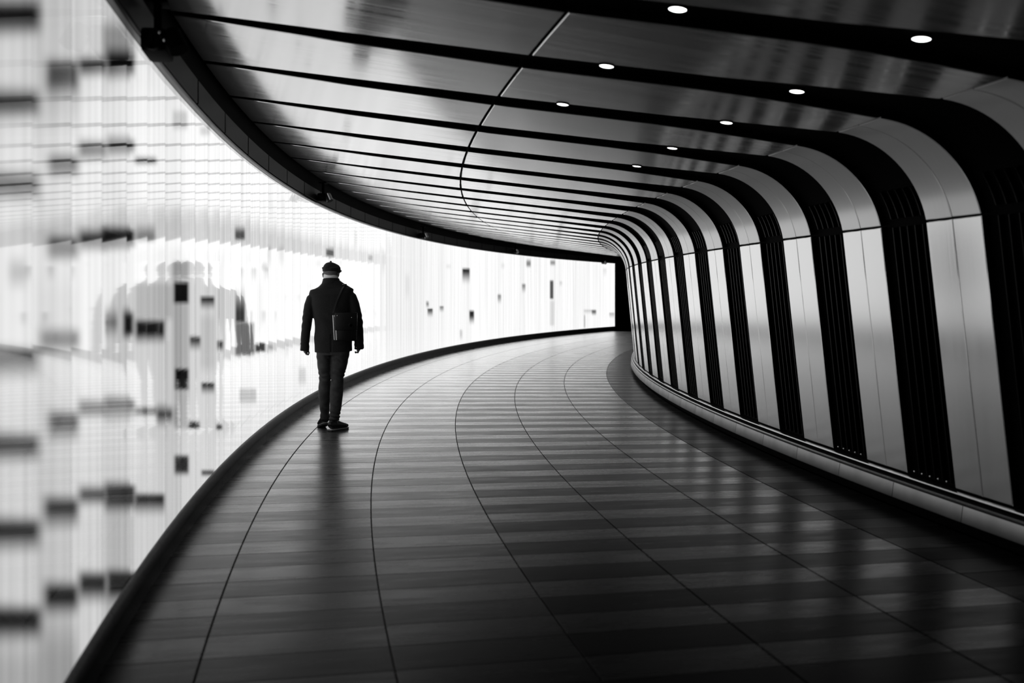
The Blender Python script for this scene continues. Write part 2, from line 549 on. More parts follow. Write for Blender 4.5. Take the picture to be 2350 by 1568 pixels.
# reflections and other dim patches painted into the light wall's glow: u0, u1, v0, v1 (measured in the photograph), depth, soft top, soft bottom
PATCH = [
    (-40, 92, 18, 58, .95, .2, .3), (-40, 90, 222, 250, .9, .3, .3), (-40, 90, 412, 436, .9, .2, .3),
    (-40, 90, 818, 850, .9, .1, .9), (-40, 90, 1014, 1040, .95, .1, .6), (-40, 92, 1208, 1245, .95, .1, .6), (-40, 95, 1410, 1452, .95, .1, .5),
    (105, 180, 150, 205, .97, .2, .4), (110, 180, 368, 388, .95, .3, .3), (108, 180, 558, 580, .97, .2, .2), (90, 182, 770, 787, .9, .3, .2),
    (110, 180, 960, 998, .95, .1, .8), (100, 180, 1156, 1198, .95, .1, .7), (100, 180, 1350, 1398, .95, .2, .5),
    (180, 245, 143, 160, .9, .3, .3), (180, 245, 336, 352, .95, .3, .4), (180, 245, 540, 562, .9, .3, .3), (180, 245, 932, 942, .7, .3, .3),
    (180, 245, 1130, 1142, .8, .3, .3), (180, 245, 1326, 1372, .95, .1, .6),
    (245, 309, 120, 172, .97, .3, .3), (245, 309, 322, 346, .97, .4, .3), (232, 309, 533, 561, .98, .1, .1), (282, 306, 720, 764, .97, .2, .1), (240, 309, 920, 958, .9, .2, .8),
    (240, 310, 1118, 1168, .98, .1, .4), (245, 320, 1318, 1374, .98, .1, .4), (245, 270, 720, 760, .6, .6, .6),
    (309, 359, 366, 371, .9, .3, .3), (312, 356, 518, 549, .55, .8, .05), (310, 378, 738, 785, .95, .15, .5), (309, 359, 940, 948, .7, .3, .3), (308, 378, 1138, 1180, .93, .1, .8),
    (310, 396, 655, 738, .25, .05, .2),
    (359, 396, 928, 978, .85, .5, .6),
    (396, 433, 600, 640, .45, .1, .1), (398, 433, 648, 696, .98, .08, .1), (400, 433, 846, 894, .98, .1, .1), (400, 433, 1045, 1092, .95, .15, .3), (398, 433, 696, 846, .33, .05, .05), (400, 433, 894, 985, .33, .05, .1),
    (435, 460, 772, 806, .85, .2, .8), (432, 458, 968, 984, .9, .3, .3),
    (460, 492, 682, 712, .93, .1, .9), (462, 492, 880, 906, .9, .1, .9), (462, 492, 1080, 1092, .8, .3, .5), (498, 512, 782, 808, .8, .2, .6), (496, 510, 975, 986, .85, .4, .4),
    (540, 562, 640, 740, .85, .8, .05), (540, 584, 738, 818, .62, .1, .1), (549, 588, 890, 930, .5, .2, .4), (539, 562, 515, 552, .75, .6, .2), (586, 608, 786, 808, .85, .2, .2),
    (600, 615, 600, 625, .4, .5, .5), (615, 626, 790, 812, .45, .3, .6), (685, 702, 840, 890, .35, .2, .4), (748, 766, 568, 592, .7, .4, .3), (845, 855, 585, 600, .5, .5, .6),
    (236, 309, 60, 138, .5, .2, .1), (-40, 92, -20, 60, .3, .3, .3), (92, 180, 1398, 1640, .4, .5, .1), (-40, 90, 1452, 1640, .35, .5, .1), (245, 330, 1374, 1520, .4, .3, .3),
    (105, 180, 205, 300, .2, .1, .6), (396, 430, 250, 300, .5, .3, .3), (459, 482, 290, 312, .45, .3, .4), (245, 309, 1168, 1320, .18, .2, .2), (85, 182, 640, 760, .12, .4, .2), (459, 492, 712, 860, .18, .2, .2),
    (500, 512, 560, 780, .15, .3, .2), (548, 560, 300, 500, .12, .3, .3), (588, 604, 620, 780, .15, .3, .3), (612, 622, 560, 620, .3, .3, .6), (640, 652, 560, 620, .28, .3, .6), (655, 662, 780, 830, .25, .3, .6), (812, 820, 520, 580, .2, .3, .5), (876, 884, 560, 640, .15, .3, .5), (930, 940, 620, 700, .12, .3, .5),
    (20, 60, 612, 640, .5, .4, .5), (240, 248, 715, 760, .6, .6, .6), (398, 408, 930, 980, .3, .3, .3),
    (1061, 1078, 615, 656, .95, .1, .9), (1077, 1088, 712, 748, .92, .1, .7), (978, 984, 692, 708, .6, .2, .7), (981, 993, 708, 730, .85, .1, .9), (1009, 1018, 702, 718, .6, .1, .9),
    (1142, 1150, 674, 700, .55, .2, .8), (1198, 1206, 650, 676, .6, .2, .9), (1208, 1218, 592, 616, .6, .5, .4), (1262, 1270, 642, 688, .8, .1, .1), (1263, 1274, 594, 612, .55, .5, .5), (1262, 1272, 688, 750, .25, .1, .1),
    (1340, 1368, 710, 722, .35, .2, .9), (1358, 1368, 712, 726, .7, .1, .8), (1398, 1410, 717, 732, .5, .2, .9), (1284, 1290, 644, 660, .3, .3, .8), (1340, 1343, 720, 755, .5, .2, .2), (1055, 1061, 755, 785, .35, .2, .6),
    (1150, 1158, 600, 620, .15, .5, .5), (1384, 1392, 612, 640, .2, .3, .8), (1024, 1034, 605, 618, .15, .5, .5),
]
PATCH3 = []
for (u0, u1, v0, v1, d, st, sb) in PATCH:
    um = (u0 + u1) / 2
    thm, Y = th_of_u(um)
    zt = CAM_H + (H_PX - v0) * Y / F_PX
    zb = CAM_H + (H_PX - v1) * Y / F_PX
    (ta, Ya), (tb, Yb) = th_of_u(u0), th_of_u(u1)
    PATCH3.append((ta, tb, [CAM_H + (H_PX - q) * Ya / F_PX for q in (v1, v0)], [CAM_H + (H_PX - q) * Yb / F_PX for q in (v1, v0)], d, st, sb))


def sstep(a, b, x):
    if b == a: return 1.0 if x >= a else 0.0
    t = min(1, max(0, (x - a) / (b - a)))
    return t * t * (3 - 2 * t)


def glow_at(th, z, lvl):
    g = lvl
    for (a, b, za, zb_, d, st, sb) in PATCH3:
        if th < a - .004 or th > b + .004: continue
        t = (th - a) / (b - a)
        zb = za[0] + (zb_[0] - za[0]) * t; zt = za[1] + (zb_[1] - za[1]) * t
        if z < zb - .3 or z > zt + .3: continue
        wth = (b - a)
        e = min(.0018, wth * .35)
        fx = sstep(a - e, a + e, th) * (1 - sstep(b - e, b + e, th))
        h = zt - zb
        q = .026 if th < -.185 else (.016 if th < -.165 else .009)
        fz = sstep(zb - 1.9 * q, zb + sb * h + .1 * q, z) * (1 - sstep(zt - st * h - .1 * q, zt + 1.9 * q, z))
        d = 1 - (1 - d) ** 1.5 if d > .5 else d
        g *= 1 - d * fx * fz
    return g


NLED = int(round((TH_END - TH0) / LED_P))
TH_L0 = TH_END - NLED * LED_P
Z_LED0, Z_LED1 = .172, 2.612
rl = random.Random(3)
for i in range(NLED):
    a = TH_L0 + i * LED_P; b = a + LED_P
    g = .0011 / R_LED
    a += g; b -= g
    off = (-.2053 - TH_L0) / LED_P
    nc = 16 if a < -.07 else 9
    nr = 170 if a < -.17 else (140 if a < -.07 else 56)
    A = Vector(TP(R_LED, a, 0)); B = Vector(TP(R_LED, b, 0))
    nrm = Vector((-(B - A).y, (B - A).x, 0)).normalized()
    v = []; gl = []
    lvl = float(np.interp(a, [-.23, -.19, -.13, -.03, .08, .25], [.74, .77, .76, .83, 1.05, 1.18])) * (.95 + .08 * rl.random())
    if a < -.165: lvl *= .80 + .24 * rl.random()
    for r_ in range(nr + 1):
        z = Z_LED0 + (Z_LED1 - Z_LED0) * r_ / nr
        for c_ in range(nc + 1):
            t = c_ / nc
            p = A.lerp(B, t)
            v.append((p.x, p.y, z))
            gl.append(glow_at(a + (b - a) * t, z, lvl))
    nfront = len(v)
    f = grid_faces(nr + 1, nc + 1, True)
    # glass edges
    ring = [0, nc, nr * (nc + 1) + nc, nr * (nc + 1)]
    for q in ring:
        v.append((v[q][0] * (1 + .012 / R_LED), v[q][1] * (1 + .012 / R_LED), v[q][2])); gl.append(0.0)
    me = mesh('light_panel', v, f, None, fix=False)
    at = me.attributes.new('glow', 'FLOAT', 'POINT')
    at.data.foreach_set('value', gl)
    link_mesh('light_panel', me, M_LED, wall_left)

# ------------------------------------------------------------------ dark kerb under the light wall
kerb = link_mesh('baseboard_left', sweep('baseboard_left', [(50.60, 0), (50.56, 0), (50.56, .15), (50.60, .15)], -.30, .66, 90), M_BLACK, None, CENTRE)
tag(kerb, 'dark rounded kerb running along the foot of the light wall', 'kerb', kind='structure')
ME_KB = sweep('kerb_stone', [(50.545, 0), (50.545, .07), (50.540, .085), (50.535, .10), (50.535, .145), (50.540, .160), (50.550, .170), (50.562, .173), (50.60, .173), (50.60, 0)],
              -DTH / 2 + .0015 / 50, DTH / 2 - .0015 / 50, 4, 50, closed=True)
for j in range(38):
    link_mesh('kerb_stone', ME_KB, M_KERB, kerb, (0, 0, 0), .262 - (j + .5) * DTH)

# ------------------------------------------------------------------ dark fascia between light wall and ceiling
fascia = link_mesh('trim_1', sweep('trim_1', [(50.60, 2.6), (50.545, 2.64), (50.545, 3.0)], -.30, .66, 90), M_BLACK, None, CENTRE)
tag(fascia, 'dark fascia band between the light wall and the ceiling', 'fascia', kind='structure')
ME_FA = sweep('fascia_panel', [(50.53, 2.645), (50.522, 2.649), (50.522, 2.796), (50.53, 2.80)], -DTH / 2 + .02 / 50, DTH / 2 - .02 / 50, 4, 20)
ME_LG = sweep('ledge', [(50.56, 2.614), (50.528, 2.614), (50.524, 2.618), (50.524, 2.630), (50.528, 2.634), (50.56, 2.634)], -DTH * 2, DTH * 2, 10, 20)
for j in range(35):
    link_mesh('fascia_panel', ME_FA, M_FASCIA, fascia, (0, 0, 0), .262 - (j + .5) * DTH)
for j in range(9):
    link_mesh('ledge', ME_LG, M_LEDGE, fascia, (0, 0, 0), .262 - (j + .5) * DTH * 4)


# ------------------------------------------------------------------ downlights in the ceiling gaps
def disc_ring(name, r0, r1, z0, z1, seg=28):
    v = []
    for r, z in ((r1, z1 + .012), (r1, z0), (r0, z0), (r0, z1)):
        for i in range(seg):
            a = 2 * math.pi * i / seg
            v.append((r * math.cos(a), r * math.sin(a), z))
    f = []
    for k in range(3):
        for i in range(seg):
            f.append((k * seg + i, k * seg + (i + 1) % seg, (k + 1) * seg + (i + 1) % seg, (k + 1) * seg + i))
    return mesh(name, v, f, 40)


def lens_mesh(rad, seg=28):
    v = [(0, 0, -.006)]; f = []
    for k, (q, z) in enumerate(((.5, -.005), (.85, -.003), (1, 0))):
        for i in range(seg):
            a = 2 * math.pi * i / seg
            v.append((rad * q * math.cos(a), rad * q * math.sin(a), z))
    for i in range(seg): f.append((0, 1 + i, 1 + (i + 1) % seg))
    for k in range(2):
        for i in range(seg):
            f.append((1 + k * seg + i, 1 + k * seg + (i + 1) % seg, 1 + (k + 1) * seg + (i + 1) % seg, 1 + (k + 1) * seg + i))
    return mesh('lens', v, f, 60)


ME_BEZ = disc_ring('bezel', .038, .042, -.004, .004)
ME_LENS = lens_mesh(.038)
LIGHTS = [(47.25, -8.948, 'round white downlight in the top dark ceiling gap, nearest the right wall'),
          (47.25, -7.920, 'round white downlight in the second dark ceiling gap, nearest the right wall'),
          (47.25, -7.014, 'small round downlight in the third dark ceiling gap, on the side nearer the right wall'),
          (47.25, -5.988, 'small round downlight alone in the fourth dark ceiling gap'),
          (47.25, -5.018, 'smallest downlight, a sliver in the fifth dark ceiling gap'),
          (48.24, -8.733, 'largest round white downlight, in the top dark ceiling gap nearer the ceiling seam'),
          (48.24, -7.758, 'round white downlight in the second dark ceiling gap, close to the ceiling seam'),
          (48.24, -6.777, 'oval-looking white downlight in the third dark ceiling gap, close to the ceiling seam')]
for r, k, lab in LIGHTS:
    s = s_of_r(r)
    _, z, a, b = prof(s)
    o = empty('downlight', WP(r, k * DTH, z - .003), 0)
    o.rotation_euler = (0, -math.atan(.1345) * -1, -k * DTH)
    tag(o, lab, 'light', 'downlights in the dark ceiling gaps')
    link_mesh('bezel', ME_BEZ, M_BLACK, o)
    link_mesh('lens', ME_LENS, M_LAMP, o)


# ------------------------------------------------------------------ security cameras under the fascia
def tube_bm(bm, p0, p1, r0, r1, seg=20, cap0=True, cap1=True):
    p0, p1 = Vector(p0), Vector(p1)
    t = (p1 - p0).normalized()
    ref = Vector((0, 0, 1)) if abs(t.z) < .9 else Vector((1, 0, 0))
    u = t.cross(ref).normalized(); w_ = t.cross(u)
    a = [bm.verts.new(p0 + (u * math.cos(2 * math.pi * i / seg) + w_ * math.sin(2 * math.pi * i / seg)) * r0) for i in range(seg)]
    b = [bm.verts.new(p1 + (u * math.cos(2 * math.pi * i / seg) + w_ * math.sin(2 * math.pi * i / seg)) * r1) for i in range(seg)]
    for i in range(seg):
        bm.faces.new((a[i], a[(i + 1) % seg], b[(i + 1) % seg], b[i]))
    if cap0: bm.faces.new(a[::-1])
    if cap1: bm.faces.new(b)


def box_bm(bm, lo_, hi_, bev=0.0):
    r = bmesh.ops.create_cube(bm, size=1)
    vs = r['verts']
    for v in vs:
        v.co = Vector([lo_[i] + (v.co[i] + .5) * (hi_[i] - lo_[i]) for i in range(3)])
    if bev:
        es = list({e for v in vs for e in v.link_edges})
        bmesh.ops.bevel(bm, geom=es, offset=bev, segments=2, affect='EDGES', profile=.6)


M_CAMB = plain('camera_black', .0015, .7, spec=.03)
M_GLASS = plain('lens_glass', .004, .05, spec=.8)
M_SILV = plain('camera_silver', .75, .22, metal=1.0)
# local axes: +x into the walkway, -y towards the viewer, +z up
bm = bmesh.new(); box_bm(bm, (-.055, -.02, -.05), (.055, .24, .055), .02); ME_C1 = bm_mesh('housing', bm)
bm = bmesh.new(); tube_bm(bm, (0, -.012, 0), (0, -.055, -.006), .05, .046, 24, True, False); tube_bm(bm, (0, -.055, -.006), (0, -.012, 0), .042, .042, 24, False, False); ME_C2 = bm_mesh('lens_hood', bm)
bm = bmesh.new(); tube_bm(bm, (0, -.024, 0), (0, -.020, 0), .041, .041, 24); ME_C3 = bm_mesh('lens', bm)
bm = bmesh.new(); tube_bm(bm, (0, .12, .05), (0, .12, .20), .018, .018); box_bm(bm, (-.05, .06, .19), (.05, .18, .205), .004); ME_C4 = bm_mesh('bracket', bm)
bm = bmesh.new(); tube_bm(bm, (.075, -.005, .035), (.115, -.03, -.05), .042, .042, 22); tube_bm(bm, (.05, .03, .02), (.085, .01, .01), .02, .02, 14); ME_C5 = bm_mesh('lamp_barrel', bm)
CAMS = [(352, 92, 'black security camera under the fascia nearest the viewer, top left'),
        (738, 453, 'black security camera with ringed lens under the fascia, above and left of the walking man'),
        (968, 541, 'security camera with silver barrel under the fascia, above and right of the walking man'),
        (1180, 577, 'tiny security camera under the fascia, second from the far end'),
        (1384, 603, 'tiny security camera under the fascia at the far end of the light wall')]
for i, (u, v, lab) in enumerate(CAMS):
    r = 50.455
    t = (u - 1175) / F_PX
    qa = t * t + 1; qb = -2 * (t * XC + YC); qc = XC ** 2 + YC ** 2 - r ** 2
    Y = (-qb + math.sqrt(qb * qb - 4 * qa * qc)) / (2 * qa)
    th = math.atan2(Y - YC, XC - t * Y)
    o = empty('security_camera', (t * Y, Y, CAM_H + (H_PX - v) * Y / F_PX), -th)
    tag(o, lab, 'camera', 'security cameras under the fascia')
    link_mesh('housing', ME_C1, M_CAMB, o); link_mesh('lens_hood', ME_C2, M_CAMB, o); link_mesh('lens', ME_C3, M_GLASS, o)
    link_mesh('bracket', ME_C4, M_CAMB, o)
    if i:
        link_mesh('lamp_barrel', ME_C5, M_SILV, o)
    else:
        b5 = link_mesh('lamp_barrel', ME_C5.copy(), None, o); b5.data.materials.clear(); b5.data.materials.append(M_CAMB)
        for q in ((.035, -.06, .02), (.055, -.06, -.012)):
            link_mesh('indicator', ME_BEAD, M_CHROME, o, q)


# ------------------------------------------------------------------ the walking man
def loft(bm, rings, seg=24, ex=2.0):
    """closed tube through rings (x, y, z, ru, rv); ru lies nearest to world x"""
    P = [Vector(q[:3]) for q in rings]
    loops = []
    for i, q in enumerate(rings):
        if i == 0: t = P[1] - P[0]
        elif i == len(P) - 1: t = P[-1] - P[-2]
        else: t = P[i + 1] - P[i - 1]
        t.normalize()
        ref = Vector((1, 0, 0)) if abs(t.x) < .85 else Vector((0, 0, 1))
        u = (ref - t * ref.dot(t)).normalized(); v_ = t.cross(u)
        lp = []
        for k in range(seg):
            a = 2 * math.pi * k / seg
            c, s = math.cos(a), math.sin(a)
            e = 2 / (q[5] if len(q) > 5 else ex)
            c = math.copysign(abs(c) ** e, c); s = math.copysign(abs(s) ** e, s)
            lp.append(bm.verts.new(P[i] + u * (c * q[3]) + v_ * (s * q[4])))
        loops.append(lp)
    for a, b in zip(loops, loops[1:]):
        for k in range(seg):
            bm.faces.new((a[k], a[(k + 1) % seg], b[(k + 1) % seg], b[k]))
    for lp, rev in ((loops[0], True), (loops[-1], False)):
        c = bm.verts.new(sum((q.co for q in lp), Vector()) / seg)
        for k in range(seg):
            f = (lp[k], lp[(k + 1) % seg], c)
            bm.faces.new(f[::-1] if rev else f)


def fused(name, bm, voxel, mat, parent, post=None, smooth_it=3):
    """melt overlapping lofts into one continuous skin"""
    me = bm_mesh(name, bm, None)
    o = link_mesh(name, me, mat)
    md = o.modifiers.new('r', 'REMESH'); md.mode = 'VOXEL'; md.voxel_size = voxel; md.use_smooth_shade = True
    if smooth_it:
        sm = o.modifiers.new('s', 'SMOOTH'); sm.iterations = smooth_it; sm.factor = .5
    dg = bpy.context.evaluated_depsgraph_get()
    me2 = bpy.data.meshes.new_from_object(o.evaluated_get(dg))
    me2.name = name
    o.modifiers.clear(); o.data = me2
    if not me2.materials: me2.materials.append(mat)
    if post:
        nv = len(me2.vertices)
        co = np.empty(nv * 3); me2.vertices.foreach_get('co', co)
        no = np.empty(nv * 3); me2.vertices.foreach_get('normal', no)
        co = co.reshape(-1, 3); no = no.reshape(-1, 3)
        d = np.array([post(Vector(c)) for c in co])
        co = co + no * d[:, None]
        me2.vertices.foreach_set('co', co.ravel()); me2.update()
    me2.shade_smooth()
    o.parent = parent
    return o


M_SKIN = plain('skin', .16, .5, noise_amt=.08, noise_scale=40)
M_CLOTH = plain('black_wool', .012, .75, spec=.25, noise_amt=.35, noise_scale=120, bump=.3, bump_scale=500, sheen=.12)
M_JEANS = plain('dark_denim', .04, .7, spec=.3, noise_amt=.5, noise_scale=14, bump=.3, bump_scale=600, sheen=.1)
M_SHOE = plain('black_shoe', .010, .4, spec=.4)
M_SOLE = plain('black_sole', .012, .5)
M_WELT = plain('pale_welt', .45, .5)
M_HAIR = plain('grey_hair', .14, .7, noise_amt=.3, noise_scale=200, bump=.5, bump_scale=400)
M_SHIRT = plain('white_collar', .9, .7, bump=.2, bump_scale=300)
M_LEATH = plain('black_leather', .006, .33, spec=.5, bump=.06, bump_scale=400)

MAN = (-1.908, 10.55, 0)
man = empty('person', MAN, .03)
tag(man, 'man in flat cap, dark jacket and jeans walking away beside the light wall', 'person')


def shear(v):     # right shoulder carried a little higher
    return Vector((v.x, v.y, v.z + .052 * v.x * sstep(1.2, 1.5, v.z)))


# body: one continuous skin
bm = bmesh.new()
HX = -.016
loft(bm, [(HX, .02, 1.50, .05, .055), (HX, .025, 1.56, .056, .06), (HX, .03, 1.60, .056, .06), (HX, .035, 1.635, .055, .062)], 20)
loft(bm, [(HX, .105, 1.545, .02, .015), (HX, .075, 1.555, .045, .045), (HX, .055, 1.58, .062, .075), (HX, .045, 1.615, .070, .088), (HX, .04, 1.65, .075, .096), (HX, .038, 1.69, .077, .099), (HX, .036, 1.73, .072, .092), (HX, .034, 1.76, .052, .068), (HX, .034, 1.778, .02, .03)], 24)
loft(bm, [(HX, .128, 1.668, .008, .006), (HX, .140, 1.65, .011, .012), (HX, .146, 1.635, .014, .014), (HX, .132, 1.625, .012, .010)], 12)     # nose
loft(bm, [(HX - .022, .128, 1.598, .004, .004), (HX, .137, 1.598, .006, .008), (HX + .022, .128, 1.598, .004, .004)], 10)      # mouth
for sx in (-1, 1):                                                                                                  # ears, brows
    loft(bm, [(HX + sx * .072, .03, 1.615, .006, .008), (HX + sx * .081, .026, 1.635, .008, .015), (HX + sx * .084, .022, 1.66, .009, .018), (HX + sx * .078, .028, 1.678, .006, .010)], 12)
    loft(bm, [(HX + sx * .012, .133, 1.672, .006, .005), (HX + sx * .035, .126, 1.676, .008, .006), (HX + sx * .055, .108, 1.670, .006, .005)], 10)
loft(bm, [(.015, 0, .86, .15, .09), (.01, .0, 1.0, .14, .085), (0, .0, 1.2, .15, .09), (0, .0, 1.4, .155, .085), (0, .005, 1.46, .12, .065), (0, .01, 1.53, .06, .055)], 24)
ARM = {-1: [(-.185, .0, 1.40), (-.255, -.015, 1.18), (-.285, .02, .90)], 1: [(.178, .0, 1.40), (.265, -.015, 1.20), (.285, .03, .915)]}
for sx in (-1, 1):
    a, b, c = ARM[sx]
    loft(bm, [(*a, .038, .042), (*b, .034, .036), ((b[0] + c[0]) / 2, (b[1] + c[1]) / 2, (b[2] + c[2]) / 2, .034, .034), (*c, .024, .029)], 16)
    # hand: palm then curled fingers; palm faces the thigh
    wx, wy, wz = c
    dx = 0.0 if sx < 0 else -.012
    palm = [(wx, wy, wz + .01, .025, .031), (wx + dx * .3, wy + .006, wz - .022, .023, .038), (wx + dx * .7, wy + .010, wz - .052, .022, .045), (wx + dx, wy + .014, wz - .070, .020, .044)]
    loft(bm, palm, 16)
    kx, ky, kz = palm[-1][:3]
    for fi, (oy, ln, rr) in enumerate(((.034, .92, .0105), (.011, 1.0, .0108), (-.012, .95, .0105), (-.033, .80, .0092))):
        y0 = ky + oy
        inn = -sx
        pts = [(kx, y0, kz + .02), (kx + inn * .002, y0 + .002, kz - .012 * ln), (kx + inn * .010, y0 + .006, kz - .030 * ln), (kx + inn * .028, y0 + .010, kz - .033 * ln), (kx + inn * .036, y0 + .012, kz - .016 * ln)]
        loft(bm, [(*p, rr * (1 - .07 * i), rr * (1 - .07 * i)) for i, p in enumerate(pts)], 10)
    ty = wy + .038
    loft(bm, [(wx + dx * .3, wy + .022, wz - .022, .012, .013), (wx - sx * .012, ty + .010, wz - .045, .012, .012), (wx - sx * .022, ty + .018, wz - .064, .0105, .0105), (wx - sx * .030, ty + .012, wz - .082, .008, .008)], 10)
LEG = {-1: [(-.085, .0, .90), (-.084, .045, .53), (-.088, .09, .10)], 1: [(.095, .0, .90), (.058, .0, .53), (.035, -.05, .09)]}
for sx in (-1, 1):
    a, b, c = LEG[sx]
    loft(bm, [(*a, .07, .075), (*b, .05, .052), ((b[0] + c[0]) / 2, (b[1] + c[1]) / 2 - .012, (b[2] + c[2]) / 2 + .05, .045, .048), (*c, .03, .034)], 16)
for v in bm.verts: v.co = shear(v.co)
body = fused('body', bm, .0048, M_SKIN, man, smooth_it=2)

# jacket
bm = bmesh.new()
loft(bm, [(.016, .0, .832, .196, .128, 2.5), (.014, .0, .90, .196, .132, 2.5), (.010, .0, .98, .195, .130, 2.5), (.008, .002, 1.06, .190, .122, 2.5), (.004, .0, 1.15, .188, .122, 2.5),
          (.0, -.005, 1.25, .196, .132, 2.5), (-.002, -.008, 1.35, .208, .138, 2.6), (-.002, -.006, 1.43, .222, .128, 2.6), (-.006, .0, 1.470, .236, .105, 2.9), (-.006, .004, 1.492, .224, .092, 2.6),
          (-.006, .007, 1.512, .180, .087, 2.2), (-.008, .010, 1.535, .138, .085, 2.1), (-.010, .014, 1.56, .108, .085, 2), (-.012, .018, 1.580, .092, .086, 2), (-.012, .02, 1.590, .086, .084, 2)], 48)
SLV = {-1: [(-.185, .0, 1.435, .045, .065), (-.216, -.004, 1.405, .052, .074), (-.236, -.008, 1.33, .055, .070), (-.250, -.014, 1.22, .054, .066), (-.262, -.012, 1.14, .050, .060), (-.276, .0, 1.03, .047, .055), (-.288, .015, .92, .047, .052), (-.291, .022, .842, .050, .054)],
       1: [(.180, .0, 1.435, .045, .065), (.206, -.004, 1.405, .052, .074), (.232, -.008, 1.33, .056, .070), (.258, -.014, 1.23, .057, .068), (.272, -.012, 1.15, .055, .062), (.280, .0, 1.04, .052, .056), (.284, .015, .935, .049, .052), (.284, .022, .858, .051, .054)]}
for sx in (-1, 1):
    loft(bm, SLV[sx], 24, 2.2)
for v in bm.verts: v.co = shear(v.co)


def jacket_folds(c):
    d = 0.0
    ax = abs(c.x)
    n = noise.noise(Vector((c.x * 7, c.y * 7, c.z * 4)))
    d += .004 * n
    if ax > .225 and c.z < 1.4:
        e = math.exp(-((c.z - 1.16) / .09) ** 2) + .5 * math.exp(-((c.z - .90) / .05) ** 2)
        d += .0035 * e * math.sin(c.z * 80 + c.x * 40 + c.y * 30 + 7 * n)
    elif c.z < 1.45:
        d += .0035 * math.sin(c.z * 38 + c.x * 24 * (1 if c.y < 0 else -1) + 5 * n) * math.exp(-((c.z - 1.1) / .16) ** 2)
        if c.y < 0 and c.z < 1.02:        # back vent
            d -= .009 * math.exp(-((c.x - .012) / .006) ** 2)
        if c.y < 0:                        # centre back seam
            d -= .002 * math.exp(-((c.x - .0) / .004) ** 2)
    return d


jacket = fused('jacket', bm, .0062, M_CLOTH, man, jacket_folds, 2)

# turned-up jacket collar
bm = bmesh.new()
seg = 40
loops = []
for (rx, ry, z, tilt) in ((.098, .096, 1.560, 0), (.091, .090, 1.590, .1), (.086, .084, 1.614, .15), (.082, .080, 1.614, .15), (.083, .082, 1.585, .1)):
    lp = []
    for k in range(seg):
        a = 2 * math.pi * k / seg
        y = ry * math.sin(a)
        lp.append(bm.verts.new((-.012 + rx * math.cos(a), .018 + y, z - tilt * (y + ry) * .7 + .03 * rx * math.cos(a))))
    loops.append(lp)
for a, b in zip(loops, loops[1:]):
    for k in range(seg):
        bm.faces.new((a[k], a[(k + 1) % seg], b[(k + 1) % seg], b[k]))
link_mesh('jacket_collar', bm_mesh('jacket_collar', bm, 70), M_CLOTH, man)
# white shirt collar showing above it
bm = bmesh.new()
loops = []
for (rx, ry, z, tilt) in ((.079, .082, 1.58, 0), (.078, .081, 1.640, .10), (.075, .078, 1.650, .10), (.068, .070, 1.63, .10)):
    lp = []
    for k in range(seg):
        a = 2 * math.pi * k / seg
        y = ry * math.sin(a)
        lp.append(bm.verts.new((-.015 + rx * math.cos(a), .026 + y, z - tilt * (y + ry) - .10 * rx * math.cos(a) * (z > 1.61))))
    loops.append(lp)
for a, b in zip(loops, loops[1:]):
    for k in range(seg):
        bm.faces.new((a[k], a[(k + 1) % seg], b[(k + 1) % seg], b[k]))
o = link_mesh('shirt_collar', bm_mesh('shirt_collar', bm, 70), M_SHIRT, man)
o['label'] = 'white collar above the dark jacket'

# cuff buttons
ME_BTN = dome('cuff_button', .0055, 10)
for i in range(4):
    link_mesh('cuff_button', ME_BTN, M_CHROME, man, (-.331 + .001 * i, -.010, .865 + .013 * i))
link_mesh('cuff_button', ME_BTN, M_CHROME, man, (.262, -.035, .878))

# hair
bm = bmesh.new()
loops = []
for (k_, z) in ((.90, 1.650), (.98, 1.655), (1.05, 1.668), (1.07, 1.69), (1.03, 1.72)):
    lp = []
    for k in range(25):
        a = math.pi * (1 - .06 + 1.12 * k / 24)
        lp.append(bm.verts.new((HX + .0768 * k_ * math.cos(a), .036 + .099 * k_ * math.sin(a), z + (.004 * math.sin(k * 2.1) if z < 1.63 else 0))))
    loops.append(lp)
for a, b in zip(loops, loops[1:]):
    for k in range(24):
        bm.faces.new((a[k], a[k + 1], b[k + 1], b[k]))
o = link_mesh('hair', bm_mesh('hair', bm, 70), M_HAIR, man)
o['label'] = 'short grey hair below the cap'

# flat cap with peak and button
bm = bmesh.new()
CX, CY = -.018, .035
loft(bm, [(CX, CY, 1.683, .086, .104), (CX, CY, 1.690, .092, .110), (CX + .006, CY + .004, 1.702, .100, .122), (CX + .005, CY + .006, 1.718, .096, .120), (CX + .002, CY + .004, 1.738, .085, .108), (CX, CY, 1.757, .068, .086), (CX, CY, 1.772, .046, .060), (CX, CY, 1.781, .022, .03), (CX, CY, 1.784, .008, .01)], 32)
for v in bm.verts:
    v.co.z += -.09 * (v.co.x - CX) * sstep(1.69, 1.74, v.co.z) * .6
cap = fused('flat_cap', bm, .004, M_CLOTH, man, lambda c: .002 * noise.noise(c * 25), 1)
bm = bmesh.new()
seg2 = 20
top, bot = [], []
for k in range(seg2 + 1):
    a = math.pi * k / seg2
    top.append((bm.verts.new((.088 * math.cos(a), CY + .06 + .04 * math.sin(a), 1.700)), bm.verts.new((.085 * math.cos(a), CY + .07 + .105 * math.sin(a), 1.690 - .01 * math.sin(a)))))
    bot.append((bm.verts.new((.088 * math.cos(a), CY + .06 + .04 * math.sin(a), 1.692)), bm.verts.new((.085 * math.cos(a), CY + .07 + .105 * math.sin(a), 1.684 - .01 * math.sin(a)))))
for k in range(seg2):
    bm.faces.new((top[k][0], top[k + 1][0], top[k + 1][1], top[k][1]))
    bm.faces.new((bot[k][1], bot[k + 1][1], bot[k + 1][0], bot[k][0]))
    bm.faces.new((top[k][1], top[k + 1][1], bot[k + 1][1], bot[k][1]))
